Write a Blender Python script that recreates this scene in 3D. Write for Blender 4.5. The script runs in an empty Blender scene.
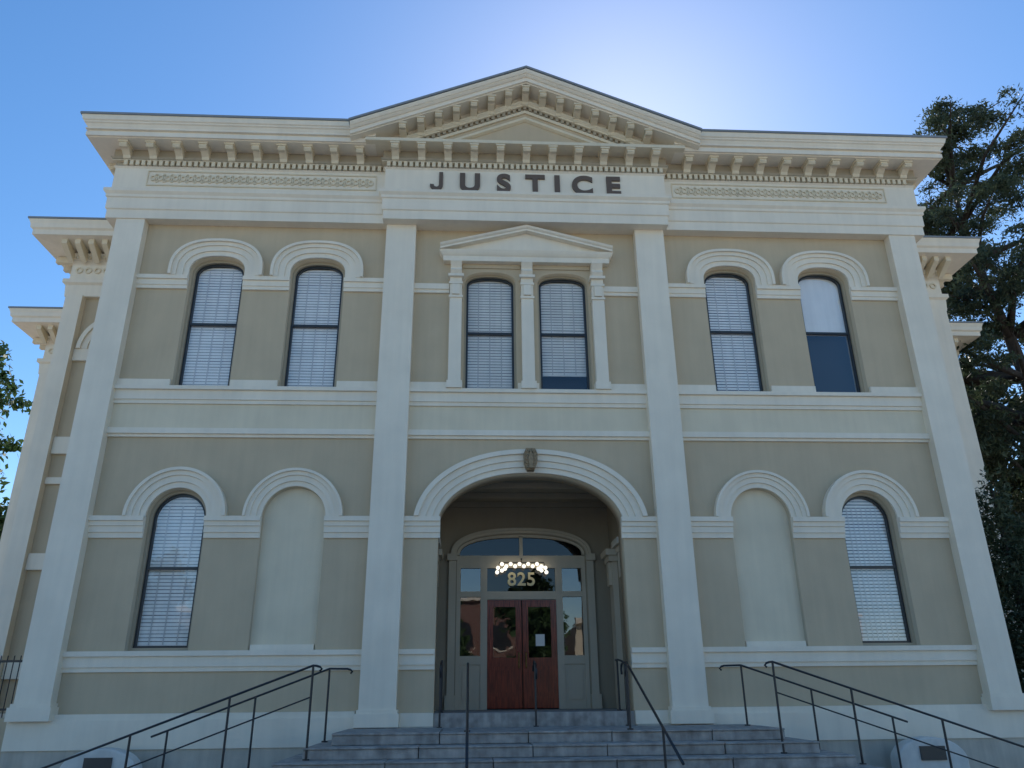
import bpy, bmesh, math, random
import numpy as np
from mathutils import Vector, Matrix
random.seed(7); rng=np.random.default_rng(7)
scene=bpy.context.scene
COL=scene.collection
# ---------------------------------------------------------------- materials
def newmat(name):
    m=bpy.data.materials.new(name); m.use_nodes=True
    nt=m.node_tree; b=nt.nodes['Principled BSDF']; return m,nt,b
def paint(name,col,rough=0.6,var=0.06,scale=1.5,bump=0.15,bscale=60,streak=0.06,metal=0.0):
    m,nt,b=newmat(name); N=nt.nodes; L=nt.links
    tc=N.new('ShaderNodeTexCoord')
    n1=N.new('ShaderNodeTexNoise'); n1.inputs['Scale'].default_value=scale; n1.inputs['Detail'].default_value=6
    L.new(tc.outputs['Object'],n1.inputs['Vector'])
    mp=N.new('ShaderNodeMapping'); mp.inputs['Scale'].default_value=(5,5,0.35)
    L.new(tc.outputs['Object'],mp.inputs['Vector'])
    n2=N.new('ShaderNodeTexNoise'); n2.inputs['Scale'].default_value=1.6; n2.inputs['Detail'].default_value=5
    L.new(mp.outputs['Vector'],n2.inputs['Vector'])
    r1=N.new('ShaderNodeMapRange'); r1.inputs['From Min'].default_value=0.3; r1.inputs['From Max'].default_value=0.7
    r1.inputs['To Min'].default_value=1-var; r1.inputs['To Max'].default_value=1+var*0.6
    L.new(n1.outputs['Fac'],r1.inputs['Value'])
    r2=N.new('ShaderNodeMapRange'); r2.inputs['From Min'].default_value=0.35; r2.inputs['From Max'].default_value=0.75
    r2.inputs['To Min'].default_value=1.0; r2.inputs['To Max'].default_value=1-streak
    L.new(n2.outputs['Fac'],r2.inputs['Value'])
    mu=N.new('ShaderNodeMath'); mu.operation='MULTIPLY'
    L.new(r1.outputs[0],mu.inputs[0]); L.new(r2.outputs[0],mu.inputs[1])
    vm=N.new('ShaderNodeVectorMath'); vm.operation='SCALE'; vm.inputs[0].default_value=col
    L.new(mu.outputs[0],vm.inputs['Scale']); L.new(vm.outputs[0],b.inputs['Base Color'])
    b.inputs['Roughness'].default_value=rough; b.inputs['Metallic'].default_value=metal
    if bump>0:
        n3=N.new('ShaderNodeTexNoise'); n3.inputs['Scale'].default_value=bscale; n3.inputs['Detail'].default_value=3
        L.new(tc.outputs['Object'],n3.inputs['Vector'])
        bp=N.new('ShaderNodeBump'); bp.inputs['Strength'].default_value=bump; bp.inputs['Distance'].default_value=0.01
        L.new(n3.outputs['Fac'],bp.inputs['Height']); L.new(bp.outputs['Normal'],b.inputs['Normal'])
    return m
WHITE=paint('white_trim_paint',(0.90,0.79,0.63))
BEIGE=paint('beige_stucco',(0.61,0.48,0.32),rough=0.8,bump=0.25,var=.06)
CREAM=paint('cream_stucco',(0.80,0.68,0.49),rough=0.75)
TAN=paint('tan_casing_paint',(0.44,0.36,0.25),rough=0.55)
CARVE=paint('brown_carved_stone',(0.36,0.25,0.14),rough=0.7,var=.3,scale=25)
BLACK=paint('black_sash_paint',(0.025,0.027,0.03),rough=0.35,bump=0)
IRON=paint('black_iron_paint',(0.02,0.021,0.025),rough=0.4,bump=0)
LETTER=paint('dark_bronze_letters',(0.14,0.095,0.065),rough=0.5,bump=0)
ROOFM=paint('grey_roof_metal',(0.25,0.27,0.29),rough=0.5,bump=0.1)
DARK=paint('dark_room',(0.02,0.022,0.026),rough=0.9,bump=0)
BLIND=paint('white_blind_slats',(0.95,0.91,0.85),rough=0.5,bump=0,var=0.08,streak=0.10)
TAPE=paint('grey_blind_tape',(0.65,0.62,0.60),rough=0.8,bump=0)
STONE=paint('grey_granite',(0.44,0.40,0.36),rough=0.8,scale=6,var=0.35,bump=0.6,bscale=70,streak=0.35)
BASE=paint('base_cream_concrete',(0.60,0.53,0.43),rough=0.85,scale=2,var=0.15,bump=0.4,bscale=50,streak=.2)
CONC=paint('pale_concrete',(0.55,0.49,0.42),rough=0.85,scale=0.8,var=0.15,bump=0.4,bscale=40,streak=0)
WSTONE=paint('white_stone',(0.70,0.67,0.61),rough=0.6,scale=4,var=0.15,bump=0.3)
PLAQ=paint('bronze_plaque',(0.06,0.055,0.05),rough=0.4,bump=0.2)
GOLD=paint('gold_leaf',(0.95,0.76,0.40),rough=0.4,bump=0)
BRASS=paint('brass',(0.6,0.42,0.18),rough=0.3,bump=0,metal=1.0)
BARK=paint('tree_bark',(0.055,0.043,0.034),rough=0.95,scale=8,var=0.4,bump=0.8,bscale=20)
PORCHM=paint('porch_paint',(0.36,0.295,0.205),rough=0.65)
PTRIM=paint('porch_trim_paint',(0.62,0.53,0.395),rough=0.6)
ASPH=paint('asphalt',(0.06,0.06,0.06),rough=0.9,scale=3,var=.2,bump=.4,streak=0)
GREYW=paint('grey_wall_paint',(0.45,0.44,0.42),rough=.8)
def brickmat():
    m,nt,b=newmat('red_brick'); N=nt.nodes; L=nt.links
    tc=N.new('ShaderNodeTexCoord'); mp=N.new('ShaderNodeMapping'); mp.inputs['Rotation'].default_value=(math.radians(90),0,0)
    L.new(tc.outputs['Object'],mp.inputs['Vector'])
    br=N.new('ShaderNodeTexBrick'); br.inputs['Scale'].default_value=3; br.inputs['Color1'].default_value=(.24,.10,.07,1); br.inputs['Color2'].default_value=(.19,.08,.055,1); br.inputs['Mortar'].default_value=(.3,.27,.24,1)
    L.new(mp.outputs[0],br.inputs['Vector']); L.new(br.outputs['Color'],b.inputs['Base Color']); b.inputs['Roughness'].default_value=.85; return m
BRICK=brickmat()
def woodmat():
    m,nt,b=newmat('red_mahogany'); N=nt.nodes; L=nt.links
    tc=N.new('ShaderNodeTexCoord'); mp=N.new('ShaderNodeMapping'); mp.inputs['Scale'].default_value=(14,14,1.2)
    L.new(tc.outputs['Object'],mp.inputs['Vector'])
    n=N.new('ShaderNodeTexNoise'); n.inputs['Scale'].default_value=2.5; n.inputs['Detail'].default_value=6
    L.new(mp.outputs[0],n.inputs['Vector'])
    r=N.new('ShaderNodeValToRGB'); r.color_ramp.elements[0].position=.35; r.color_ramp.elements[0].color=(0.13,0.014,0.008,1); r.color_ramp.elements[1].position=.7; r.color_ramp.elements[1].color=(0.36,0.05,0.022,1)
    L.new(n.outputs['Fac'],r.inputs[0]); L.new(r.outputs[0],b.inputs['Base Color']); b.inputs['Roughness'].default_value=0.22
    return m
WOOD=woodmat()
def glassmat(name,fac,tint=(1,1,1)):
    m=bpy.data.materials.new(name); m.use_nodes=True; nt=m.node_tree; N=nt.nodes; L=nt.links
    N.remove(N['Principled BSDF']); out=N['Material Output']
    t=N.new('ShaderNodeBsdfTransparent'); t.inputs[0].default_value=(*tint,1)
    g=N.new('ShaderNodeBsdfGlossy'); g.inputs['Roughness'].default_value=0.015; g.inputs['Color'].default_value=(0.95,0.97,1,1)
    tc=N.new('ShaderNodeTexCoord'); n=N.new('ShaderNodeTexNoise'); n.inputs['Scale'].default_value=1.3
    L.new(tc.outputs['Object'],n.inputs['Vector'])
    bp=N.new('ShaderNodeBump'); bp.inputs['Strength'].default_value=0.06; bp.inputs['Distance'].default_value=0.05
    L.new(n.outputs['Fac'],bp.inputs['Height']); L.new(bp.outputs[0],g.inputs['Normal'])
    f=N.new('ShaderNodeFresnel'); f.inputs['IOR'].default_value=1.5
    a=N.new('ShaderNodeMath'); a.operation='ADD'; a.inputs[1].default_value=fac; a.use_clamp=True
    L.new(f.outputs[0],a.inputs[0])
    mx=N.new('ShaderNodeMixShader'); L.new(a.outputs[0],mx.inputs[0]); L.new(t.outputs[0],mx.inputs[1]); L.new(g.outputs[0],mx.inputs[2])
    L.new(mx.outputs[0],out.inputs[0]); return m
GLASS=glassmat('window_glass',0.03,(0.995,0.995,0.995))
DGLASS=glassmat('door_glass',0.07,(0.4,0.43,0.46))
FGLASS=glassmat('fanlight_glass',0.0,(0.3,0.33,0.36))
def lampmat():
    m,nt,b=newmat('lit_globe'); b.inputs['Base Color'].default_value=(0.9,0.88,0.8,1)
    b.inputs['Emission Color'].default_value=(1,0.93,0.78,1); b.inputs['Emission Strength'].default_value=1.3; return m
LAMP=lampmat()
def leafmat(name,c1,c2,c3,scale=0.55):
    m,nt,b=newmat(name); N=nt.nodes; L=nt.links
    tc=N.new('ShaderNodeTexCoord'); n=N.new('ShaderNodeTexNoise'); n.inputs['Scale'].default_value=scale; n.inputs['Detail'].default_value=8; n.inputs['Roughness'].default_value=0.75
    L.new(tc.outputs['Object'],n.inputs['Vector'])
    r=N.new('ShaderNodeValToRGB'); e=r.color_ramp.elements; e[0].position=0.35; e[0].color=(*c1,1); e[1].position=0.68; e[1].color=(*c3,1)
    k=e.new(0.5); k.color=(*c2,1)
    L.new(n.outputs['Fac'],r.inputs[0]); L.new(r.outputs[0],b.inputs['Base Color']); b.inputs['Roughness'].default_value=0.6
    tr=N.new('ShaderNodeBsdfTranslucent'); L.new(r.outputs[0],tr.inputs[0])
    mx=N.new('ShaderNodeMixShader'); mx.inputs[0].default_value=0.3; L.new(b.outputs[0],mx.inputs[1]); L.new(tr.outputs[0],mx.inputs[2])
    L.new(mx.outputs[0],N['Material Output'].inputs[0]); return m
LEAF=leafmat('dark_green_leaves',(0.03,0.045,0.028),(0.055,0.08,0.04),(0.11,0.13,0.065))
LEAF2=leafmat('bright_green_leaves',(0.03,0.06,0.02),(0.06,0.11,0.03),(0.11,0.17,0.05))
# ---------------------------------------------------------------- mesh helpers
def sc(t,p):
    c,s=math.cos(t),math.sin(t)
    return math.copysign(abs(c)**p,c),math.copysign(abs(s)**p,s)
class MB:
    def __init__(s): s.v=[]; s.f=[]
    def add(s,vs,fs):
        o=len(s.v); s.v+= [tuple(v) for v in vs]; s.f+=[tuple(i+o for i in f) for f in fs]; return s
    def box(s,x0,x1,y0,y1,z0,z1):
        if x0>x1:x0,x1=x1,x0
        v=[(x0,y0,z0),(x1,y0,z0),(x1,y1,z0),(x0,y1,z0),(x0,y0,z1),(x1,y0,z1),(x1,y1,z1),(x0,y1,z1)]
        return s.add(v,[(0,3,2,1),(4,5,6,7),(0,1,5,4),(1,2,6,5),(2,3,7,6),(3,0,4,7)])
    def prism(s,poly,y0,y1):
        n=len(poly); v=[(x,y0,z) for x,z in poly]+[(x,y1,z) for x,z in poly]
        f=[tuple(range(n)),tuple(range(2*n-1,n-1,-1))]+[(i,(i+1)%n,n+(i+1)%n,n+i) for i in range(n)]
        return s.add(v,f)
    def prismx(s,prof,x0,x1):
        n=len(prof); v=[(x0,y,z) for y,z in prof]+[(x1,y,z) for y,z in prof]
        f=[tuple(range(n)),tuple(range(2*n-1,n-1,-1))]+[(i,(i+1)%n,n+(i+1)%n,n+i) for i in range(n)]
        return s.add(v,f)
    def band(s,cx,zc,ai,bi,ao,bo,y0,y1,a0=0,a1=math.pi,n=32,p=1.0,zmin=None):
        v=[]
        for i in range(n+1):
            t=a0+(a1-a0)*i/n; c,q=sc(t,p) if p!=1 else (math.cos(t),math.sin(t))
            v+=[(cx+ai*c,y0,zc+bi*q),(cx+ao*c,y0,zc+bo*q),(cx+ao*c,y1,zc+bo*q),(cx+ai*c,y1,zc+bi*q)]
        if zmin is not None: v=[(a,b,max(c,zmin)) for a,b,c in v]
        f=[(0,1,2,3),(4*n+3,4*n+2,4*n+1,4*n)]
        for i in range(n):
            for k in range(4):
                f.append((4*i+k,4*i+(k+1)%4,4*(i+1)+(k+1)%4,4*(i+1)+k))
        return s.add(v,f)
    def sweep(s,path,prof):
        n=len(path); k=len(prof); P=[Vector(p) for p in path]; v=[]
        for i in range(n):
            ns=[]
            if i>0: d=(P[i]-P[i-1]).normalized(); ns.append(Vector((d.y,-d.x)))
            if i<n-1: d=(P[i+1]-P[i]).normalized(); ns.append(Vector((d.y,-d.x)))
            m=ns[0] if len(ns)==1 else (ns[0]+ns[1])/(1+ns[0].dot(ns[1]))
            for o,z in prof: v.append((P[i].x+m.x*o,P[i].y+m.y*o,z))
        f=[tuple(range(k)),tuple(range(n*k-1,(n-1)*k-1,-1))]
        for i in range(n-1):
            for j in range(k): f.append((i*k+j,i*k+(j+1)%k,(i+1)*k+(j+1)%k,(i+1)*k+j))
        return s.add(v,f)
    def tube(s,pts,r,n=8,r1=None):
        P=[Vector(p) for p in pts]; m=len(P); v=[]
        for i in range(m):
            d=(P[min(i+1,m-1)]-P[max(i-1,0)]).normalized()
            up=Vector((0,0,1)) if abs(d.z)<0.9 else Vector((0,1,0))
            a=d.cross(up).normalized(); b=d.cross(a)
            rr=r if r1 is None else r+(r1-r)*i/(m-1)
            for k in range(n):
                t=2*math.pi*k/n; v.append(P[i]+a*(rr*math.cos(t))+b*(rr*math.sin(t)))
        f=[tuple(range(n)),tuple(range(m*n-1,(m-1)*n-1,-1))]
        for i in range(m-1):
            for k in range(n): f.append((i*n+k,i*n+(k+1)%n,(i+1)*n+(k+1)%n,(i+1)*n+k))
        return s.add(v,f)
    def mesh(s,name,mats,smooth=False):
        me=bpy.data.meshes.new(name); me.from_pydata(s.v,[],s.f)
        bm=bmesh.new(); bm.from_mesh(me); bmesh.ops.recalc_face_normals(bm,faces=bm.faces); bm.to_mesh(me); bm.free()
        for m in (mats if isinstance(mats,list) else [mats]): me.materials.append(m)
        if smooth: me.polygons.foreach_set('use_smooth',[True]*len(me.polygons))
        me.update(); return me
LOC={}
def obj(name,me,parent=None,loc=(0,0,0),**kw):
    o=bpy.data.objects.new(name,me); COL.objects.link(o); o.location=loc
    LOC[o]=Vector(loc)
    if parent is not None:
        o.parent=parent; o.matrix_parent_inverse=Matrix.Translation(-LOC[parent])
    for k,v in kw.items(): o[k]=v
    return o
def part(name,mb,mat,parent,smooth=False,**kw):
    return obj(name,mb.mesh(name,mat,smooth),parent,**kw)
def thing(name,loc,label,cat,**kw):
    return obj(name,None,None,loc,label=label,category=cat,**kw)
def plate(name,outer,holes,y0,y1,mat,parent):
    cu=bpy.data.curves.new('tmp','CURVE'); cu.dimensions='2D'; cu.fill_mode='BOTH'; cu.extrude=(y1-y0)/2
    for poly in [outer]+holes:
        sp=cu.splines.new('POLY'); sp.points.add(len(poly)-1)
        for i,(x,z) in enumerate(poly): sp.points[i].co=(x,z,0,1)
        sp.use_cyclic_u=True
    o=bpy.data.objects.new('tmp',cu); COL.objects.link(o)
    dg=bpy.context.evaluated_depsgraph_get(); dg.update()
    me=bpy.data.meshes.new_from_object(o.evaluated_get(dg)); 
    bpy.data.objects.remove(o)
    ym=(y0+y1)/2
    n=len(me.vertices); co=np.empty(n*3); me.vertices.foreach_get('co',co); co=co.reshape(-1,3)
    co=np.stack([co[:,0],ym-co[:,2],co[:,1]],1); me.vertices.foreach_set('co',co.ravel())
    bm=bmesh.new(); bm.from_mesh(me); bmesh.ops.remove_doubles(bm,verts=bm.verts,dist=1e-4); bmesh.ops.recalc_face_normals(bm,faces=bm.faces); bm.to_mesh(me); bm.free()
    me.name=name; me.materials.clear(); me.materials.append(mat)
    return obj(name,me,parent)
def outline(cx,z0,zs,a,b,n=28,p=1.0):
    return [(cx-a,z0),(cx+a,z0)]+[(cx+a*sc(math.pi*i/n,p)[0],zs+b*sc(math.pi*i/n,p)[1]) for i in range(n+1)]
def ring(mb,cx,z0,zs,a,b,w,y0,y1,bottom=True,n=28,p=1.0):
    mb.band(cx,zs,a-w,b-w,a,b,y0,y1,n=n,p=p)
    mb.box(cx-a,cx-a+w,y0,y1,z0,zs); mb.box(cx+a-w,cx+a,y0,y1,z0,zs)
    if bottom: mb.box(cx-a+w,cx+a-w,y0,y1,z0,z0+w)
    return mb
# ---------------------------------------------------------------- building
GZ=-1.5
HALL=thing('courthouse',(0,0,GZ),'two-storey beige courthouse with white trim, pediment and arched entrance','building')
WX=[6.70,4.55]; LX=[6.78,4.57]
UZ0,UZS,UA,UB,UP=5.86,8.55,0.58,0.38,0.82
LZ0,LZS,LA=0.79,3.21,0.56
MX,MZS,MA,MBB=0.80,8.42,0.56,0.26
NA=.60
holes=[]
for s in (-1,1):
    for x in WX: holes.append(outline(s*x,UZ0,UZS,UA,UB,p=UP))
    holes.append(outline(s*LX[0],LZ0,LZS,LA,LA))
    holes.append(outline(s*LX[1],LZ0,LZS,NA,NA))
    holes.append(outline(s*MX,UZ0,MZS,MA,MBB,p=.85))
AC,AI,BI,AO,BO,AP=2.95,1.83,1.15,2.29,1.60,0.92
JA=1.80
t0=math.acos((JA/AI)**(1/AP))
arc=[]
for i in range(41):
    c,q=sc(t0+(math.pi-2*t0)*i/40,AP); arc.append((AI*c,AC+BI*q))
outer=[(-8.9,GZ-0.1),(-JA,GZ-0.1)]+arc[::-1]+[(JA,GZ-0.1),(8.9,GZ-0.1),(8.9,11.45),(-8.9,11.45)]
plate('wall',outer,holes,0,0.5,BEIGE,HALL)
mb=MB(); mb.box(-8.9,-8.6,0.5,3.4,GZ-.1,11.45); part('side_wall',mb,BEIGE,HALL)
mb=MB(); mb.box(8.6,8.9,0.5,3.4,GZ-.1,11.45); part('side_wall',mb,BEIGE,HALL)
mb=MB(); mb.box(-8.9,8.9,3.4,14,GZ-.1,11.45); part('rear_wall',mb,BEIGE,HALL)
mb=MB(); mb.box(-9.3,9.3,-0.3,14.3,11.52,11.90); 
part('roof',mb,ROOFM,HALL)
mb=MB()
mb.add([(-3.6,-.3,11.70),(3.6,-.3,11.70),(0,-.3,13.2),(-3.6,9,11.7),(3.6,9,11.7),(0,9,13.2)],[(0,1,2),(5,4,3),(0,2,5,3),(1,4,5,2),(0,3,4,1)])
part('gable_roof',mb,ROOFM,HALL)
def pil(x0,x1,z0,z1,base=True,parent=HALL,y=0.0):
    mb=MB(); mb.box(x0,x1,y-0.22,y-0.003,z0,z1)
    if base:
        mb.box(x0-.06,x1+.06,y-0.29,y-0.003,z0,z0+0.22); mb.box(x0-.03,x1+.03,y-0.26,y-0.003,z0+.22,z0+.28)
    o=part('pilaster',mb,WHITE,parent); return o
for s in (-1,1):
    a,b=sorted((s*2.45,s*3.10)); pil(a,b,-0.50,9.72)
    a,b=sorted((s*8.34,s*8.95)); pil(a,b,-0.34,9.72)
CX=2.92
PATH=[(-8.93,12),(-8.93,0),(-CX,0),(-CX,-0.2),(CX,-0.2),(CX,0),(8.93,0),(8.93,12)]
mb=MB(); mb.sweep(PATH,[(-.3,9.72),(.25,9.72),(.25,9.93),(.28,9.95),(.28,10.22),(.31,10.24),(.31,10.30),(.36,10.36),(.36,10.43),(-.3,10.43)])
part('architrave',mb,WHITE,HALL)
mb=MB(); mb.sweep(PATH,[(-.3,10.432),(.25,10.432),(.25,11.02),(.29,11.06),(-.3,11.06)])
part('frieze',mb,WHITE,HALL)
mb=MB(); mb.sweep(PATH,[(-.3,11.062),(.25,11.062),(.25,11.20),(.33,11.22),(.36,11.26),(.31,11.262),(.31,11.479),(-.3,11.479)])
part('bed_moulding',mb,TAN,HALL)
mb=MB()
for x0,x1,yb in ((-8.95,-3.2,0),(-3.1,3.1,-.2),(3.2,8.95,0)):
    n=int((x1-x0)/0.125)
    for i in range(n+1):
        x=x0+(x1-x0)*i/n; mb.box(x-.038,x+.038,yb-.33,yb-.24,11.07,11.19)
for s in (-1,1):
    for i in range(20):
        y=0.2+i*.15; a,b=sorted((s*9.17,s*9.26)); mb.box(a,b,y-.045,y+.045,11.07,11.19)
mb.sweep(PATH,[(.2,11.185),(.335,11.185),(.335,11.20),(.2,11.20)])
part('dentil_course',mb,CREAM,HALL)  # cream rather than trim white: shadow on the dentils put into their colour
for p in ([(-8.93,12),(-8.93,0),(-3.4,0)],[(3.4,0),(8.93,0),(8.93,12)]):
    mb=MB(); mb.sweep(p,[(-.3,11.48),(.72,11.48),(.72,11.50),(.77,11.50),(.77,11.60),(-.3,11.60)])
    part('corona',mb,WHITE,HALL)
    mb=MB(); mb.sweep(p,[(0,11.601),(.73,11.601),(.73,11.65),(.79,11.66),(.79,11.69),(.76,11.695),(.77,11.73),(.80,11.79),(.83,11.81),(.83,11.84),(.86,11.86),(.88,11.95),(.88,11.97),(0,11.97)])
    part('cornice',mb,WHITE,HALL)
    mb=MB(); mb.sweep(p,[(0,11.972),(.91,11.972),(.91,12.02),(0,12.03)])
    part('gutter_edge',mb,ROOFM,HALL)
mb=MB(); mb.sweep([(-CX,.3),(-CX,-.2),(CX,-.2),(CX,.3)],[(-.3,11.482),(.68,11.482),(.68,11.56),(.60,11.60),(-.3,11.64)])
part('pediment_base_moulding',mb,CREAM,HALL)  # shading of this ledge put into the colour, cream where the side corona is white
def bracketmesh(d0,d1,h,w=.075,mat=CREAM):  # cream-tan brackets, toned down further so shade under the soffit is painted in
    mb=MB(); H=-.002
    mb.prismx([(-d0,H),(-d1,H),(-d1,H-.06),(-d1-.02,H-.10),(-d1+.02,H-.14),(-d1+.08,H-.13),(-d1+.11,H-.10),(-d1+.15,H-.14),(-d0-.08,H-h+.07),(-d0-.05,H-h+.01),(-d0,H-h)],-w,w)
    mb.box(-w-.025,w+.025,-d1-.025,-d0,H-.04,H+.001); return mb.mesh('bracket',mat)
BR=bracketmesh(.31,.64,.27,.08)
def br(x,y,rot=0):
    o=obj('bracket',BR,HALL,(x,y,11.48)); o.rotation_euler=(0,0,rot)
for i in range(10):
    x=8.93-i*.575; br(-x,0); br(x,0)
for i in range(11): br(-2.95+5.9*i/10,-.2)
for s in (-1,1):
    for i in range(5): br(s*8.93,0.3+i*.575,rot=s*math.pi/2)
for s in (-1,1):
    mb=MB(); x0,x1=(3.38,8.45); Z0,Z1=10.57,10.97; zc=(Z0+Z1)/2
    for za,zb in ((Z0,Z0+.03),(Z1-.03,Z1)): mb.box(s*x0,s*x1,-.275,-.248,za,zb)
    for xx in (x0,x1-.02): mb.box(s*xx,s*(xx+.02),-.275,-.248,Z0+.031,Z1-.031)
    n=30
    for i in range(n):
        c=s*(x0+.13+(x1-x0-.26)*i/(n-1)); z=zc
        mb.band(c,z,.035,.04,.062,.08,-.280,-.248,0,2*math.pi,12)
        if i<n-1:
            st=(x1-x0-.26)/(n-1)
            c2=c+s*st/2
            mb.prism([(c2-.018,z),(c2,z-.09),(c2+.018,z),(c2,z+.09)],-.276,-.248)
            mb.band(c2,z+.07,.022,.022,.045,.045,-.274,-.248,-.3,math.pi+.3,8); mb.band(c2,z-.07,.022,.022,.045,.045,-.274,-.248,math.pi-.3,2*math.pi+.3,8)
    part('frieze_ornament',mb,CREAM,HALL)
# main pediment
def rake(mb,hw,zb,slope,prof,xc=0):
    n=len(prof); v=[]
    for x in (-hw,0,hw):
        for o,h in prof: v.append((xc+x,-o,zb+(hw-abs(x))*slope+h))
    f=[tuple(range(n)),tuple(range(3*n-1,2*n-1,-1))]
    for i in range(2):
        for j in range(n): f.append((i*n+j,i*n+(j+1)%n,(i+1)*n+(j+1)%n,(i+1)*n+j))
    mb.add(v,f)
PED=obj('pediment',None,HALL,(0,0,11.64))
SL=0.42; PH=3.93; PZ=11.80
APX=PZ+PH*SL
mb=MB(); rake(mb,PH,PZ,SL,[(.2,0),(1.10,0),(1.10,-.04),(1.07,-.09),(1.05,-.09),(1.05,-.11),(1.01,-.15),(.98,-.15),(.98,-.25),(.93,-.25),(.93,-.28),(.2,-.28)])
rake(mb,3.4,APX-3.4*SL-.281,SL,[(.2,0),(.50,0),(.50,-.08),(.2,-.08)])
part('raking_cornice',mb,WHITE,PED)
mb=MB(); rake(mb,PH+.03,PZ+.002,SL,[(.1,0),(1.13,0),(1.13,.05),(.1,.06)])
part('roof_edge',mb,ROOFM,PED)
mb=MB(); mb.prism([(-PH+.3,11.642),(PH-.3,11.642),(0,11.642+(PH-.3)*SL)],-.44,-.301); part('tympanum',mb,BEIGE,PED)
def tri(mb,off,hw,prof): rake(mb,hw,APX-off-hw*SL,SL,prof)
mb=MB(); tri(mb,.44,3.0,[(.3,0),(.58,0),(.58,-.04),(.53,-.09),(.53,-.13),(.3,-.13)])
tri(mb,.68,2.55,[(.3,0),(.49,0),(.48,-.07),(.3,-.07)])
tri(mb,.90,1.9,[(.3,0),(.52,0),(.52,-.06),(.46,-.09),(.3,-.09)])
part('tympanum_moulding',mb,CREAM,PED)
mb=MB()
for i in range(-27,28):
    x=i*.125; z=APX-.59-abs(x)*SL
    if z>11.75: mb.box(x-.035,x+.035,-.50,-.441,z-.07,z+.02)
tri(mb,.565,2.75,[(.3,0),(.505,0),(.505,-.02),(.3,-.02)])
part('raking_dentils',mb,TAN,PED)
RB=bracketmesh(.50,.89,.26,.075)
for i in range(-7,8):
    x=i*.40
    obj('bracket',RB,PED,(x,0,PZ+(PH-abs(x))*SL-.285-(.0 if x else .03)))
# lettering
def letters(txt,xs,z,h,y,depth,bold,mat,name,sub,parent,sx=1.0):
    root=obj(name,None,parent,(0,y,z))
    for ch,x in zip(txt,xs):
        out=MB()
        if ch=='J':
            w=h*.18; r=h*.30; y0,y1=y-depth/2,y+depth/2
            out.box(x+r*1.15-w,x+r*1.15,y0,y1,z+r,z+h)
            out.band(x+r*.15,z+r,(r-w),(r-w),r,r,y0,y1,math.pi-.1,2*math.pi,16)
        else:
            cu=bpy.data.curves.new('t','FONT'); cu.body=ch; cu.size=h/0.73; cu.align_x='CENTER'; cu.extrude=depth/2; cu.offset=bold
            o=bpy.data.objects.new('t',cu); COL.objects.link(o)
            dg=bpy.context.evaluated_depsgraph_get(); dg.update()
            me=bpy.data.meshes.new_from_object(o.evaluated_get(dg)); bpy.data.objects.remove(o)
            vs=[(x+v.co.x*sx,y-v.co.z,z+v.co.y) for v in me.vertices]
            out.add(vs,[tuple(p.vertices) for p in me.polygons])
        part(sub,out,mat,root)
letters('JUSTICE',[-2.04,-1.27,-.51,.20,.70,1.27,1.97],10.47,0.48,-.475,.04,.025,LETTER,'lettering','letter',HALL,1.04)
def course(name,segs,steps,mat=WHITE,parent=HALL):
    prof=[(-.002,steps[0][0])]
    for z0,z1,o in steps: prof+=[(-o,z0),(-o,z1)]
    prof.append((-.002,steps[-1][1]))
    for a,b in segs:
        mb=MB(); mb.prismx(prof,a,b); part(name,mb,mat,parent)
def sym(L): return L+[(-b,-a) for a,b in L]
course('impost_band',sym([(3.10,3.97),(5.13,6.12),(7.28,8.34)]),[(8.12,8.20,.05),(8.20,8.33,.07),(8.33,8.42,.11)])
course('impost_band',sym([(1.69,2.45)]),[(8.12,8.20,.05),(8.20,8.33,.08)])
course('impost_band',sym([(3.10,3.97),(5.17,6.22),(7.34,8.34),(JA-.04,2.45)]),[(2.81,2.91,.04),(2.91,3.03,.07),(3.03,3.12,.10),(3.12,3.21,.14)])
course('sill_course',sym([(3.10,8.34)])+[(-2.45,2.45)],[(5.50,5.58,.06),(5.58,5.78,.09),(5.78,5.857,.15)])
course('pedestal_block',sym([(3.10,3.95),(5.15,6.10),(7.30,8.34),(1.38,2.45)])+[(-.22,.22)],[(5.858,6.02,.07)])
course('cream_panel_band',sym([(3.10,8.34)])+[(-2.45,2.45)],[(4.975,5.499,.02)],CREAM)
course('belt_course',sym([(3.10,8.34)])+[(-2.45,2.45)],[(4.80,4.86,.05),(4.86,4.974,.10)])
course('sill_course',sym([(3.10,8.34),(JA,2.45)]),[(.44,.52,.04),(.52,.70,.07),(.70,.788,.12)])
course('plinth',sym([(3.17,9.02)]),[(-.80,-.34,.17),(-.34,-.24,.13)])
course('foundation',sym([(3.17,9.02)]),[(GZ-.1,-.802,.14)],BASE)
course('foundation',sym([(JA,3.165)]),[(GZ-.1,-.502,.20)],BASE)
course('plinth',sym([(JA,2.388)]),[(-.50,-.28,.10)])
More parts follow.
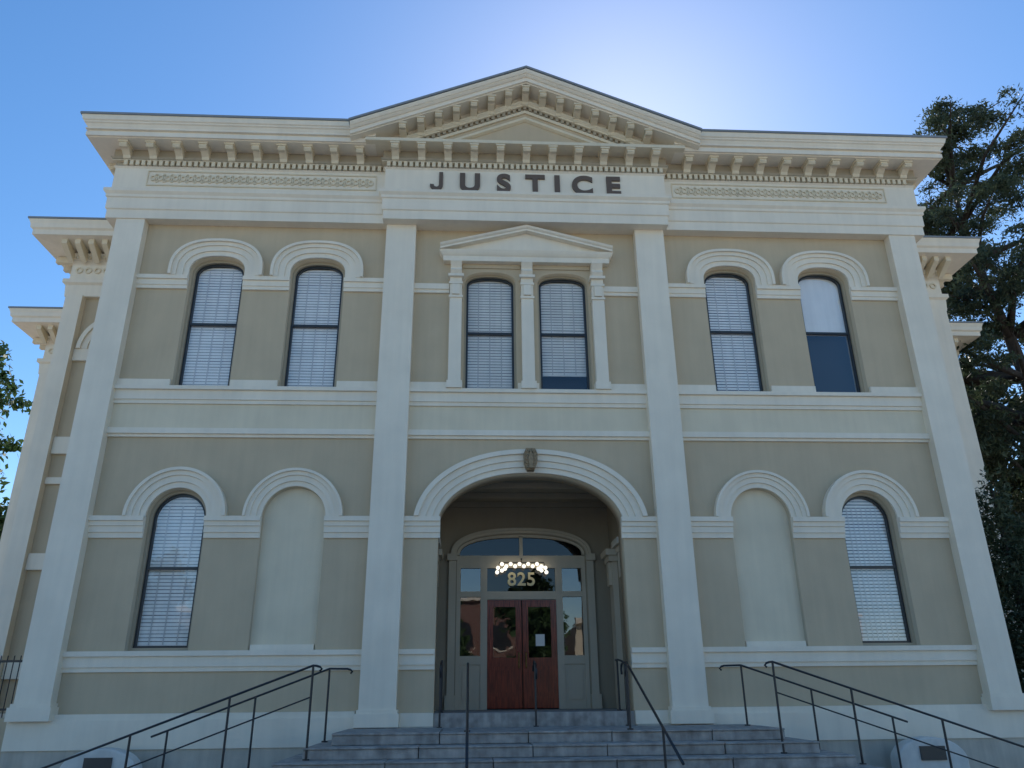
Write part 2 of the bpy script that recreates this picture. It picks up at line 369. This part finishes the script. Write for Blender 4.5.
# ---- windows
def make_window(cx,z0,zs,a,b,blind=1.0,hood=None,p=1.0,cw=.06,tapes=(-.25,0,.25),shade=False,gap=.004):
    root=obj('window',None,HALL,(cx,0.25,z0))
    mb=MB(); ring(mb,cx,z0+.001,zs,a-.002,b-.002,cw,.14,.40,p=p); part('casing',mb,TAN,root)
    fw_=.042
    mb=MB(); a2,b2=a-cw-.003,b-cw-.003; ring(mb,cx,z0+cw,zs,a2,b2,fw_,.20,.27,p=p)
    zm=z0+(zs+b-z0)*0.5
    mb.box(cx-a2+fw_,cx+a2-fw_,.19,.25,zm-.025,zm+.025); part('frame',mb,BLACK,root)
    ai,bi=a2-fw_+.005,b2-fw_+.005
    n=24; poly=[(cx-ai,z0+cw+.03),(cx+ai,z0+cw+.03)]+[(cx+ai*sc(math.pi*i/n,p)[0],zs+bi*sc(math.pi*i/n,p)[1]) for i in range(n+1)]
    mb=MB(); mb.add([(x,.235,z) for x,z in poly],[tuple(range(len(poly)))]); part('glass',mb,GLASS,root)
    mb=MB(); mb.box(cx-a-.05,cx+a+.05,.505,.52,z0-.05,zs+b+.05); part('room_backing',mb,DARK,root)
    mb=MB(); top=zs+bi; zb=top-(top-z0-.12)*blind; z=zb
    if shade:
        mb.prism([(cx-ai,zb),(cx+ai,zb)]+[(cx+ai*sc(math.pi*i/n,p)[0],zs+bi*sc(math.pi*i/n,p)[1]) for i in range(n+1)],.285,.289)
        mb.box(cx-ai,cx+ai,.275,.295,zb-.03,zb-.001); part('roller_shade',mb,BLIND,root)
    else:
        pitch=.066
        while z<top-.02:
            w=ai if z<zs else ai*max(0,1-((z-zs)/bi)**(2/p))**(p/2)
            dz=random.uniform(-.002,.002); g=gap+random.random()*.005
            if w>.05: mb.add([(cx-w,.270,z+dz),(cx+w,.270,z-dz),(cx+w,.280,z+pitch-g),(cx-w,.280,z+pitch-g)],[(0,1,2,3)])
            z+=pitch
        mb.box(cx-ai,cx+ai,.27,.30,zb-.03,zb-.001)
        bl=part('blind',mb,BLIND,root)
        mb=MB()
        for dx in tapes: mb.box(cx+dx-.010,cx+dx+.010,.262,.266,zb,zs+bi*.6)
        part('blind_tape',mb,TAPE,root)
    if hood:
        ho,hob,steps=hood
        mb=MB()
        for i,(f0,f1,o) in enumerate(steps):
            A0=a+(ho-a)*f0; A1=a+(ho-a)*f1; B0=b+(hob-b)*f0; B1=b+(hob-b)*f1
            mb.band(cx,zs,A0,B0,A1,B1,-o,-.002,p=p)
            if zs>8:
                mb.box(cx-A1,cx-A0,-o,-.002,8.422,zs); mb.box(cx+A0,cx+A1,-o,-.002,8.422,zs)
        part('hood_moulding',mb,WHITE,root)
    return root
HS=[(0.02,.30,.05),(.30,.62,.085),(.62,.85,.12),(.85,1.0,.17)]
for s in (-1,1):
    for x in WX:
        sh=(s==1 and x>6)
        make_window(s*x,UZ0,UZS,UA,UB,hood=(.99,.75,HS),blind=0.5 if sh else 1.0,p=UP,shade=sh,gap=.004 if s<0 else .008)
    make_window(s*LX[0],LZ0,LZS,LA,LA,hood=(.95,.95,HS),tapes=(-.25,0,.25) if s<0 else (-.3,-.2,-.1,0,.1,.2,.3),gap=.006 if s<0 else .014)
    make_window(s*MX,UZ0,MZS,MA,MBB,blind=.86 if s==1 else 1.0,p=.85,cw=.04)
    nr=obj('blind_niche',None,HALL,(s*LX[1],0,LZ0))
    cx=s*LX[1]
    mb=MB(); mb.prism(outline(cx,LZ0,LZS,NA-.002,NA-.002),.11,.30); part('niche_panel',mb,CREAM,nr)
    mb=MB(); mb.box(cx-.57,cx+.57,.02,.108,LZ0+.001,LZ0+.10); part('niche_sill',mb,WHITE,nr)
    mb=MB()
    for f0,f1,o in HS:
        A0=NA+.34*f0; A1=NA+.34*f1; mb.band(cx,LZS,A0,A0,A1,A1,-o,-.002)
    part('hood_moulding',mb,WHITE,nr)
# ---- middle window surround
ae=obj('window_surround',None,HALL,(0,0,5.86))
for x in (-1.545,0,1.545):
    mb=MB(); w=.13
    mb.box(x-w,x+w,-.16,-.002,6.02,8.45)
    mb.box(x-.16,x+.16,-.20,-.002,5.86,6.019)
    mb.box(x-.15,x+.15,-.19,-.002,7.95,8.00); mb.box(x-.15,x+.15,-.19,-.002,8.28,8.33)
    mb.box(x-.08,x+.08,-.21,-.161,8.02,8.26)
    mb.box(x-.17,x+.17,-.23,-.002,8.451,8.51)
    mb.prismx([(-.002,8.511),(-.18,8.511),(-.24,8.60),(-.18,8.68),(-.27,8.80),(-.27,8.859),(-.002,8.859)],x-.12,x+.12)
    part('small_pilaster',mb,WHITE,ae)
mb=MB(); mb.sweep([(-1.66,0.3),(-1.66,-.0),(1.66,-.0),(1.66,.3)],[(-.1,8.86),(.17,8.86),(.18,8.97),(.21,9.0),(.24,9.05),(.26,9.10),(-.1,9.10)])
part('entablature',mb,WHITE,ae)
mb=MB(); rake(mb,1.90,9.20,.262,[(.0,0),(.36,0),(.34,-.04),(.30,-.07),(.30,-.11),(.0,-.11)])
mb.prism([(-1.85,9.101),(1.85,9.101),(0,9.101+1.85*.262)],-.16,-.002)
part('small_pediment',mb,WHITE,ae)
for a,b in ((-1.41,-.14),(.14,1.41)):
    mb=MB(); mb.box(a,b,-.03,-.002,8.76,8.859); part('spandrel_panel',mb,BEIGE,ae)
# ---- entrance arch
ea=obj('entrance_arch',None,HALL,(0,0,3.2))
mb=MB()
for f0,f1,o in [(0.01,.25,.05),(.25,.52,.09),(.52,.8,.13),(.8,1,.19)]:
    A0,A1=AI+(AO-AI)*f0,AI+(AO-AI)*f1; B0,B1=BI+(BO-BI)*f0,BI+(BO-BI)*f1
    aa=math.asin(((3.212-AC)/B1)**(1/AP))
    mb.band(0,AC,A0,B0,A1,B1,-o,-.002,aa,math.pi-aa,60,zmin=3.212,p=AP)
part('archivolt',mb,WHITE,ea)
KZ=-.04
mb=MB(); mb.prism([(-.07,4.16+KZ),(.07,4.16+KZ),(.13,4.30+KZ),(.14,4.48+KZ),(.09,4.60+KZ),(-.09,4.60+KZ),(-.14,4.48+KZ),(-.13,4.30+KZ)],-.23,-.002)
for k in range(5):
    z=4.22+k*.08+KZ
    mb.band(-.06,z,.010,.010,.038,.038,-.28,-.232,0,2*math.pi,8); mb.band(.06,z,.010,.010,.038,.038,-.28,-.232,0,2*math.pi,8)
mb.prism([(-.03,4.18+KZ),(.03,4.18+KZ),(.05,4.35+KZ),(0,4.57+KZ),(-.05,4.35+KZ)],-.30,-.232)
part('keystone',mb,CARVE,ea)
# ---- porch
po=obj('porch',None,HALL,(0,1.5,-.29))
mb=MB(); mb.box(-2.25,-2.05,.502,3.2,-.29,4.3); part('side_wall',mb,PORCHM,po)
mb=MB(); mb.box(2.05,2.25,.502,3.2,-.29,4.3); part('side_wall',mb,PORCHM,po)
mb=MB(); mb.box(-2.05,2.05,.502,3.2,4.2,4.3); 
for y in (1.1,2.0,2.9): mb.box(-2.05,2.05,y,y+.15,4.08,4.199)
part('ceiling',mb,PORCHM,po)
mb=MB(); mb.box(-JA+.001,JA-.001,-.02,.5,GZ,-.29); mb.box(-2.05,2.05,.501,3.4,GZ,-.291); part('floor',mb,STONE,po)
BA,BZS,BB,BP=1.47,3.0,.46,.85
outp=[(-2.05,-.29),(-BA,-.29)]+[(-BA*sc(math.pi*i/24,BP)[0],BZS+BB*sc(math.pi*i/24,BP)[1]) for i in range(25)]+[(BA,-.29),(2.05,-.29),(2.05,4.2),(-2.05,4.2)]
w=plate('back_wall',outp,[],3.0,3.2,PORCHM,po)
mb=MB()
for A,o in ((.02,.05),(.08,.08)): 
    mb.band(0,BZS,BA+A,BB+A,BA+A+.06,BB+A+.06,3-o,2.998,p=BP)
for s in (-1,1):
    a,b=sorted((s*(BA+.02),s*(BA+.18))); mb.box(a,b,2.92,2.998,-.29,2.85); 
    a,b=sorted((s*(BA-.0),s*(BA+.22))); mb.box(a,b,2.86,2.998,2.851,2.999); mb.box(a,b,2.88,2.998,-.29,.0)
part('arch_moulding',mb,PTRIM,po)
for s in (-1,1):
    for y in (0.9,2.3): 
        mb=MB(); a,b=sorted((s*1.93,s*2.048)); 
        mb.box(a,b,y-.2,y+.2,-.29,2.7); c,d=sorted((s*1.85,s*2.048)); mb.box(c,d,y-.28,y+.28,2.70,2.82); c,d=sorted((s*1.78,s*2.048)); mb.box(c,d,y-.34,y+.34,2.821,2.95)
        mb.prismx([(y-.12,2.2),(y+.12,2.2),(y+.12,2.69),(y-.12,2.69)],s*1.86,s*1.93)
        part('porch_pilaster',mb,PTRIM,po)
# ---- entrance door assembly
EN=obj('entrance',None,HALL,(0,3.1,-.29))
yf0,yf1=3.04,3.16
fr=MB()
fr.box(-BA+.001,BA-.001,yf0,yf1,2.80,2.98)
for s in (-1,1):
    a,b=sorted((s*.78,s*.93)); fr.box(a,b,yf0,yf1,-.29,2.799)
    a,b=sorted((s*1.38,s*(BA-.001))); fr.box(a,b,yf0,yf1,-.29,2.799)
    a,b=sorted((s*.931,s*1.379)); fr.box(a,b,yf0,yf1,2.70,2.799); fr.box(a,b,yf0,yf1,2.06,2.18); fr.box(a,b,yf0,yf1,.62,.80); fr.box(a,b,yf0+.03,yf1,-.29,.619)
    fr.box(a+.06,b-.06,yf0+.005,yf0+.028,-.10,.50)
fr.box(-.779,.779,yf0,yf1,2.70,2.799); fr.box(-.779,.779,yf0,yf1,2.0,2.18)
fr.box(-.04,.04,yf0,yf1,2.981,3.43)
fr.band(0,BZS,BA-.06,BB-.06,BA-.001,BB-.001,yf0,yf1,p=BP)
part('frame',fr,PTRIM,EN)
for s in (-1,1):
    a,b=sorted((s*.01,s*.778)); D=MB()
    w=.13
    D.box(a,a+w,3.06,3.12,-.27,1.99); D.box(b-w,b,3.06,3.12,-.27,1.99)
    D.box(a+w,b-w,3.06,3.12,1.84,1.99); D.box(a+w,b-w,3.06,3.12,.58,.76); D.box(a+w,b-w,3.06,3.12,-.27,-.03); D.box(a+w,b-w,3.085,3.115,-.03,.58)
    D.box(a+w+.06,b-w-.06,3.065,3.084,.05,.50)
    d=part('door',D,WOOD,EN)
    g=MB(); g.add([(a+w,3.09,.76),(b-w,3.09,.76),(b-w,3.09,1.84),(a+w,3.09,1.84)],[(0,1,2,3)]); part('glass',g,DGLASS,d)
    h=MB(); h.tube([(s*.08,3.055,.55),(s*.08,3.0,.56),(s*.08,3.0,.85),(s*.08,3.055,.86)],.014); part('handle',h,BRASS,d)
panes=[]
for s in (-1,1):
    a,b=sorted((s*.93,s*1.38))
    for z0,z1 in ((2.18,2.70),(.80,2.06)): panes.append([(a,z0),(b,z0),(b,z1),(a,z1)])
for pn in panes:
    g=MB(); g.add([(x,3.10,z) for x,z in pn],[tuple(range(len(pn)))]); part('glass',g,DGLASS,EN)
pn=[(-BA+.05,2.98),(BA-.05,2.98)]+[((BA-.05)*sc(math.pi*i/20,BP)[0],BZS+(BB-.05)*sc(math.pi*i/20,BP)[1]) for i in range(21)]
g=MB(); g.add([(x,3.10,z) for x,z in pn],[tuple(range(len(pn)))]); part('fanlight_glass',g,FGLASS,EN)
g=MB(); g.add([(-.779,3.10,2.18),(.779,3.10,2.18),(.779,3.10,2.70),(-.779,3.10,2.70)],[(0,1,2,3)]); part('transom_glass',g,FGLASS,EN)
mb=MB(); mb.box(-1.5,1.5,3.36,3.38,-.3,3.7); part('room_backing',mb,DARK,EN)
mb=MB(); mb.box(.30,.50,3.05,3.058,1.0,1.25); part('notice',mb,BLIND,EN)
letters('825',[-.22,0,.22],2.31,.30,3.03,.02,.008,GOLD,'house_number','numeral',EN,1.0)
# lamp cluster
LM=thing('porch_lamp',(0,2.9,2.85),'lit cluster of small white globes on a black arm','lamp')
mb=MB(); mb.tube([(-.50,2.88,2.80),(.50,2.88,2.80)],.012); mb.tube([(0,2.88,2.80),(0,2.90,2.88),(0,3.03,2.90)],.018)
for s in (-1,1): mb.tube([(s*.50,2.88,2.80),(s*.54,2.88,2.70),(s*.46,2.88,2.60)],.010)
part('lamp_arm',mb,IRON,LM)
sp=bmesh.new(); bmesh.ops.create_icosphere(sp,subdivisions=2,radius=.046); SM=bpy.data.meshes.new('globe'); sp.to_mesh(SM); sp.free(); SM.materials.append(LAMP)
SM.polygons.foreach_set('use_smooth',[True]*len(SM.polygons))
for k in range(10): obj('globe',SM,LM,(-.45+.10*k,2.88,2.74+.025*math.cos(k*math.pi)))
for s in (-1,1):
    for dx,dz in ((.54,2.68),(.45,2.62),(.56,2.58),(.38,2.66)): obj('globe',SM,LM,(s*dx,2.88,dz))
# ---------------------------------------------------------------- wings
def wing(s,xw,yw,ztop,yback,over,hoodx=None):
    W=obj('wing',None,HALL,(s*(xw-1),yw,GZ))
    a,b=sorted((s*8.92,s*xw)); mb=MB(); mb.box(a,b,yw,yback,GZ-.1,ztop-.3); part('wall',mb,BEIGE,W)
    path=[(-xw,yback),(-xw,yw),(-8.95,yw)] if s<0 else [(8.95,yw),(xw,yw),(xw,yback)]
    z=ztop
    mb=MB()
    mb.sweep(path,[(-.2,z-1.75),(.12,z-1.75),(.14,z-1.45),(.20,z-1.40),(.20,z-1.30),(.10,z-1.299),(.10,z-.75),(.18,z-.70),(.24,z-.60),(-.2,z-.60)])
    part('frieze',mb,WHITE,W)
    mb=MB(); mb.sweep(path,[(-.2,z-.599),(over-.2,z-.44),(over-.1,z-.43),(over-.1,z-.30),(over-.05,z-.26),(over-.04,z-.16),(over,z-.05),(-.2,z-.04)]); part('cornice',mb,WHITE,W)
    mb=MB(); mb.sweep(path,[(-.2,z-.038),(over+.02,z-.045),(over+.02,z),(-.2,z)]); part('gutter_edge',mb,ROOFM,W)
    x=xw+.1; 
    while x>9.2:
        mb=MB(); xx=s*x; mb.prismx([(yw-.2,z-.55),(yw-over+.25,z-.45),(yw-over+.25,z-.58),(yw-over+.40,z-.66),(yw-.2,z-.84)],xx-.065,xx+.065); x-=.32
        part('bracket',mb,CREAM,W)
    y=yw+.2
    while y<yback-.3:
        mb=MB(); x0,x1=sorted((s*(xw+.2),s*(xw+over-.25))); mb.box(x0,x1,y-.065,y+.065,z-.66,z-.5); y+=.4
        part('bracket',mb,CREAM,W)
    mb=MB(); mb.sweep(path,[(.0,z-.60),(.21,z-.60),(.21,z-.625),(.0,z-.625)])
    x=xw+.15
    while x>9.0:
        mb.box(s*x-.035,s*x+.035,yw-.21,yw-.10,z-.72,z-.62); x-=.12
    x=xw-.1
    while x>9.0:
        mb.band(s*x,z-1.02,.05,.05,.09,.09,yw-.13,yw-.098,0,2*math.pi,10); x-=.22
    part('dentil_course',mb,CREAM,W)
    mb=MB(); a,b=sorted((s*(xw+.04),s*(xw-.36))); mb.box(a,b,yw-.2,yw-.002,GZ,z-1.75); 
    a2,b2=sorted((s*(xw+.1),s*(xw-.42))); mb.box(a2,b2,yw-.26,yw-.001,GZ,-.3)
    part('pilaster',mb,WHITE,W)
    for z0,z1,o in ((7.52,7.82,.08),(5.2,5.6,.1),(4.5,4.65,.08),(2.6,2.95,.10),(.4,.75,.1),(-.75,-.25,.14)):
        mb=MB(); a,b=sorted((s*8.97,s*(xw-.37))); mb.box(a,b,yw-o,yw-.002,z0,z1)
        part('belt_course',mb,WHITE,W)
    if hoodx:
        mb=MB()
        for r0,r1,o in ((.55,.68,.05),(.68,.82,.09),(.82,.92,.14)): mb.band(s*hoodx,7.822,r0,r0,r1,r1,yw-o,yw-.002)
        part('hood_moulding',mb,WHITE,W)
        mb=MB(); mb.prism(outline(s*hoodx,5.62,7.6,.5,.55),yw-.02,yw-.001); part('window_panel',mb,BLACK,W)
    return W
for s in (-1,1):
    wing(s,11.1,2.6,10.97,6.4,.92,9.75)
    wing(s,13.5,6.4,10.45,13.5,.9)
# ---------------------------------------------------------------- ground, street
mb=MB(); mb.box(-400,400,-400,400,GZ-.3,GZ); obj('ground',mb.mesh('ground',CONC),None,kind='structure')
mb=MB(); mb.box(-200,200,-38,-26,GZ+.002,GZ+.006); obj('road',mb.mesh('road',ASPH),None,kind='structure')
def street_house(x0,x1,h,mat,label,nx,nz):
    y=-48
    T=thing('street_building',((x0+x1)/2,y,GZ),label,'building')
    mb=MB(); mb.box(x0,x1,y-10,y,GZ,GZ+h); part('wall',mb,mat,T)
    mb=MB(); mb.box(x0-.2,x1+.2,y-.5,y+.4,GZ+h,GZ+h+.5); part('parapet',mb,WHITE,T)
    for i in range(nx):
        for k in range(nz):
            cx=x0+(x1-x0)*(i+.5)/nx; cz=GZ+1.2+(h-1.0)*k/nz
            mb=MB(); mb.box(cx-.7,cx+.7,y+.002,y+.06,cz,cz+1.9); part('window',mb,BLACK,T)
            mb=MB(); mb.box(cx-.85,cx+.85,y+.002,y+.15,cz-.15,cz-.005); part('sill',mb,WHITE,T)
street_house(-34,-14,7.5,GREYW,'grey two-storey shop building across the street',6,2)
street_house(-12,6,9,BRICK,'red brick two-storey building across the street',6,2)
street_house(8,30,7,CREAM,'cream two-storey building across the street',7,2)
# stairs
ST=thing('entrance_stairs',(.2,-2,GZ),'wide worn grey granite stairs rising to the entrance','stairs')
RISE=.165; XL,XR,TX,TY,Y0=-3.25,3.75,.33,.45,-2.0
for k in range(6):
    zt=-.52-RISE*k; zb=zt-RISE
    xl=XL-TX*k; xr=XR+TX*k; yf=Y0-TY*k
    mb=MB(); nb=5
    xs_=[xl]+[xl+(xr-xl)*((q+1)/nb)+random.uniform(-.3,.3) for q in range(nb-1)]+[xr]
    for q in range(nb):
        dz=random.uniform(-.006,.006)
        mb.box(xs_[q]+.006,xs_[q+1]-.006,yf+random.uniform(-.01,.01),-.21,zb+.001,zt-.03)
        mb.box(xs_[q]+.004,xs_[q+1]-.004,yf-.02+random.uniform(-.01,.01),-.209,zt-.029,zt+dz)
    o=part('step',mb,STONE,ST); bv=o.modifiers.new('b','BEVEL'); bv.width=.010; bv.segments=2
# ---------------------------------------------------------------- handrails
def hand(loc,posts,rails,label):
    H=thing('handrail',loc,label,'handrail',group='black iron handrails on the stairs')
    for p,q in posts:
        mb=MB(); mb.tube([p,q],.018,10); mb.tube([p,(p[0],p[1],p[2]+.02)],.05,10); part('post',mb,IRON,H,smooth=False)
    for r,rad in rails:
        mb=MB(); mb.tube(r,rad,8); part('rail',mb,IRON,H,smooth=True)
def zst(x,y):
    kx=max(0,math.ceil(((XL-x) if x<0 else (x-XR))/TX)); ky=max(0,math.ceil((Y0-y)/TY)); k=max(kx,ky)
    return max(GZ,-.52-RISE*k) if k<6 else GZ
for s in (-1,1):
    for y,xend in ((-2.45,7.6),(-.95,6.3)):
        top=lambda x: .44-(.365 if s<0 else .335)*(x-3.52)
        px=[3.52,4.70,6.05]+([7.35] if xend>7 else [])
        posts=[((s*x,y,zst(s*x,y)),(s*x,y,top(x)-.0)) for x in px]
        e=.30 if y<-2 else .05
        rail=[(s*(3.12+e),y,.36),(s*(3.09+e),y,.39),(s*(3.12+e),y,.42),(s*(3.17+e),y,.435),(s*3.52,y,.44)]+[(s*x,y,top(x)) for x in (3.7,5,6,xend)]
        mid=[(s*3.52,y,.0)]+[(s*xend,y,top(xend)-.44)]
        hand((s*5,y,GZ),posts,[(rail,.017)]+([(mid,.011)] if y<-2 else []),'black pipe handrail sloping down the side stairs')
for x in (-1.2,1.34):
    top=lambda y:.47+.40*(y+1.9)
    posts=[((x,y,zst(x,y)),(x,y,top(y))) for y in (-1.9,-4.1)]
    rail=[(x,-1.45,.30),(x,-1.42,.38),(x,-1.47,.45),(x,-1.6,.475),(x,-1.9,.47)]+[(x,y,top(y)) for y in (-2.2,-3,-4,-5.0)]
    hand((x,-3,GZ),posts,[(rail,.019)],'black pipe handrail descending the front steps')
for x in (-1.68,0,1.62):
    rail=[(x,-.35,.30),(x,-.38,.45),(x,-.25,.53),(x,.35,.60),(x,.6,.60)]
    posts=[((x,-.30,-.52),(x,-.30,.50)),((x,.45,-.29),(x,.45,.60))]
    if x==0: rail=[(x,-.55,.25),(x,-.57,.40),(x,-.45,.50),(x,-.1,.56),(x,.1,.50),(x,.12,.4)]; posts=[((x,-.3,-.52),(x,-.3,.53))]
    hand((x,0,-.5),posts,[(rail,.018)],'short black pipe handrail at the porch step')
# ---------------------------------------------------------------- plaque stones
for x in (-7.15,6.75):
    S=thing('plaque_stone',(x,-.6,GZ),'low white round-topped stone with a dark bronze plaque','stone marker',group='white plaque stones beside the stairs')
    n=20; poly=[(x-.62,GZ-.02),(x+.62,GZ-.02)]+[(x+.62*math.cos(math.pi*i/n),-1.10+.36*math.sin(math.pi*i/n)) for i in range(n+1)]
    mb=MB(); mb.prism(poly,-.75,-.45); st=part('stone_slab',mb,WSTONE,S)
    bv=st.modifiers.new('b','BEVEL'); bv.width=.03; bv.segments=2
    mb=MB(); mb.box(x-.22,x+.22,-.78,-.752,-1.10,-.88); part('plaque',mb,PLAQ,S)
# ---------------------------------------------------------------- fence
F=thing('iron_fence',(-10.1,1,GZ),'black iron picket fence on a low stucco wall','fence')
mb=MB(); mb.box(-14,-9.03,.85,1.15,GZ-.02,-.30); part('base_wall',mb,BEIGE,F)
mb=MB(); mb.box(-14,-9.0,.98,1.02,-.18,-.14); mb.box(-14,-9.0,.98,1.02,.66,.70)
x=-13.95
while x<-9: mb.tube([(x,1,-.30),(x,1,.78)],.011,6); x+=.12
part('picket_panel',mb,IRON,F)
# ---------------------------------------------------------------- trees
def leaves(name,clumps,n,size,mat,parent,droop=0.0,asp=.45):
    tot=sum(c[3]*c[4]*c[5] for c in clumps); V=[]
    for cx,cy,cz,rx,ry,rz in clumps:
        m=int(n*(rx*ry*rz)/tot)+20
        d=rng.normal(size=(m,3)); d/=np.linalg.norm(d,axis=1)[:,None]
        r=(rng.random(m)**0.45)*(1+0.25*rng.normal(size=m))
        c=np.array([cx,cy,cz])+d*r[:,None]*np.array([rx,ry,rz])
        c[:,2]-=droop*(d[:,0]**2+d[:,1]**2)*r*rx
        a=rng.normal(size=(m,3)); a/=np.linalg.norm(a,axis=1)[:,None]
        b=rng.normal(size=(m,3)); b-=a*(a*b).sum(1)[:,None]; b/=np.linalg.norm(b,axis=1)[:,None]
        sz=size*(0.5+rng.random(m))[:,None]
        q=np.stack([c-a*sz,c+b*sz*asp,c+a*sz,c-b*sz*asp],1)
        V.append(q.reshape(-1,3))
    V=np.concatenate(V); k=len(V)//4
    me=bpy.data.meshes.new(name); me.vertices.add(len(V)); me.vertices.foreach_set('co',V.ravel())
    me.loops.add(len(V)); me.loops.foreach_set('vertex_index',np.arange(len(V),dtype=np.int32))
    me.polygons.add(k); me.polygons.foreach_set('loop_start',np.arange(0,len(V),4,dtype=np.int32)); me.polygons.foreach_set('loop_total',np.full(k,4,dtype=np.int32))
    me.materials.append(mat); me.update(calc_edges=True); me.validate()
    return obj(name,me,parent)
def tree(x,y,h,rad,z0,label,mat,nb,nl,size,cl=(1.0,2.0),sub=3,fl=(.35,.6),thick=.02,low=.55,droop=.25,lean=0,asp=.45):
    T=thing('tree',(x,y,GZ),label,'tree')
    mb=MB(); K=14; tr=[(x+lean*t+.35*math.sin(t*6)*t,y+.2*math.sin(t*9),GZ+t*(h-GZ)*.95) for t in np.linspace(0,1,K)]
    mb.tube(tr,thick*h,10,.04); cl_=[]
    for i in range(nb):
        t=(i+random.random())/nb; zt=z0+(h-z0)*t; base=Vector(tr[max(0,min(K-1,int((zt-GZ-.6)/(h-GZ)*K)))])
        ang=random.uniform(0,2*math.pi); R=rad*((1-t)**.42*.9+.15)*random.uniform(.5,1.1)*min(1,low+t*2)
        tip=Vector((x+lean*t+R*math.cos(ang),y+R*math.sin(ang),zt+random.uniform(-.2,.5)))
        mid=(base+tip)/2+Vector((random.uniform(-.3,.3),random.uniform(-.3,.3),random.uniform(.1,.6)))
        mb.tube([base,mid,tip],.03+.02*R,6,.015)
        for j in range(sub):
            f=.32+.68*(j+random.random()*.7)/sub; q=base.lerp(tip,min(1,f))+Vector((random.uniform(-.7,.7),random.uniform(-.7,.7),random.uniform(-.1,.4)))*min(1,R*.35)
            r=random.uniform(*cl)*(.65+.35*(1-t)); cl_.append((q.x,q.y,q.z,r,r,r*random.uniform(*fl)))
    part('trunk',mb,BARK,T,smooth=True)
    leaves('crown',cl_,nl,size,mat,T,droop,asp); return T
tree(18.4,9,20.9,7.8,4.0,'tall dark evergreen tree with layered airy foliage beside the courthouse',LEAF,90,190000,.085,(.4,1.0),6,(.22,.42),droop=.45,lean=-.8,low=.35,asp=.28)
tree(19.6,13,11.5,4.5,0.0,'dense dark conifer behind the courthouse wing',LEAF,56,60000,.13,(.8,1.4),3,low=.9)
tree(-19.2,12,11.9,3.0,1.5,'leafy green tree beyond the courthouse wing',LEAF2,46,30000,.13,(.5,1.1),3,(.6,.9))
for x,h in ((-22,9),(-10,8),(-3.5,7.5),(3.5,8.5),(17,9)):
    tree(x,-40,h,3.2,1.0,'leafy street tree in front of buildings across the street',LEAF2,26,9000,.22,(.8,1.4),3,(.6,.9))
SX,SY=10.25,1.1
T=thing('evergreen_shrub',(SX,SY,GZ),'tall dark evergreen shrub beside the building wall','shrub')
mb=MB(); mb.tube([(SX,SY,GZ),(SX,SY,2.0),(SX,SY,4.2)],.09,8,.02); part('trunk',mb,BARK,T)
cl_=[]
for i in range(34):
    t=i/33; z=-1.1+5.4*t; r=1.05*(1-t)**.5+.12; a=i*2.4
    cl_.append((SX+.6*r*math.cos(a),SY+.5*r*math.sin(a),z,r*.5,r*.5,.42))
leaves('crown',cl_,26000,.06,LEAF,T,.2,.3)
# ---------------------------------------------------------------- light and camera
SE,SA=math.radians(38.0),math.radians(13.0)
W=bpy.data.worlds.new('World'); scene.world=W; W.use_nodes=True
nt=W.node_tree; bg=nt.nodes['Background']; sk=nt.nodes.new('ShaderNodeTexSky'); sk.sky_type='NISHITA'; sk.sun_disc=False
sk.sun_elevation=SE; sk.sun_rotation=SA; sk.air_density=1.0; sk.dust_density=0.19; sk.ozone_density=2.2
hs=nt.nodes.new('ShaderNodeHueSaturation'); hs.inputs['Saturation'].default_value=1.24; hs.inputs['Value'].default_value=1.22
nt.links.new(sk.outputs[0],hs.inputs['Color']); nt.links.new(hs.outputs[0],bg.inputs[0]); bg.inputs[1].default_value=0.15
sd=Vector((math.sin(SA)*math.cos(SE),math.cos(SA)*math.cos(SE),math.sin(SE)))
l=bpy.data.lights.new('sun','SUN'); l.energy=5; l.angle=math.radians(.5); l.color=(1,.93,.84)
lo=bpy.data.objects.new('sun',l); COL.objects.link(lo); lo.rotation_euler=(-sd).to_track_quat('-Z','Y').to_euler(); lo.location=(0,0,30)
cam=bpy.data.cameras.new('camera'); co=bpy.data.objects.new('camera',cam); COL.objects.link(co); scene.camera=co
cam.sensor_width=36; cam.lens=775.8/1024*36; cam.clip_end=2000; cam.clip_start=.05
th,ps,ro=math.radians(21.839),math.radians(3.278),math.radians(-0.596)
fw=Vector((math.sin(ps)*math.cos(th),math.cos(ps)*math.cos(th),math.sin(th)))
rt=Vector((math.cos(ps),-math.sin(ps),0)); up=rt.cross(fw)
c,s_=math.cos(ro),math.sin(ro)
X=rt*c+up*s_; Y=-rt*s_+up*c
M=Matrix((X,Y,-fw)).transposed().to_4x4(); M.translation=Vector((-1.202,-15,0)); co.matrix_world=M
scene.view_settings.view_transform='Standard'; scene.view_settings.look='None'; scene.view_settings.exposure=0
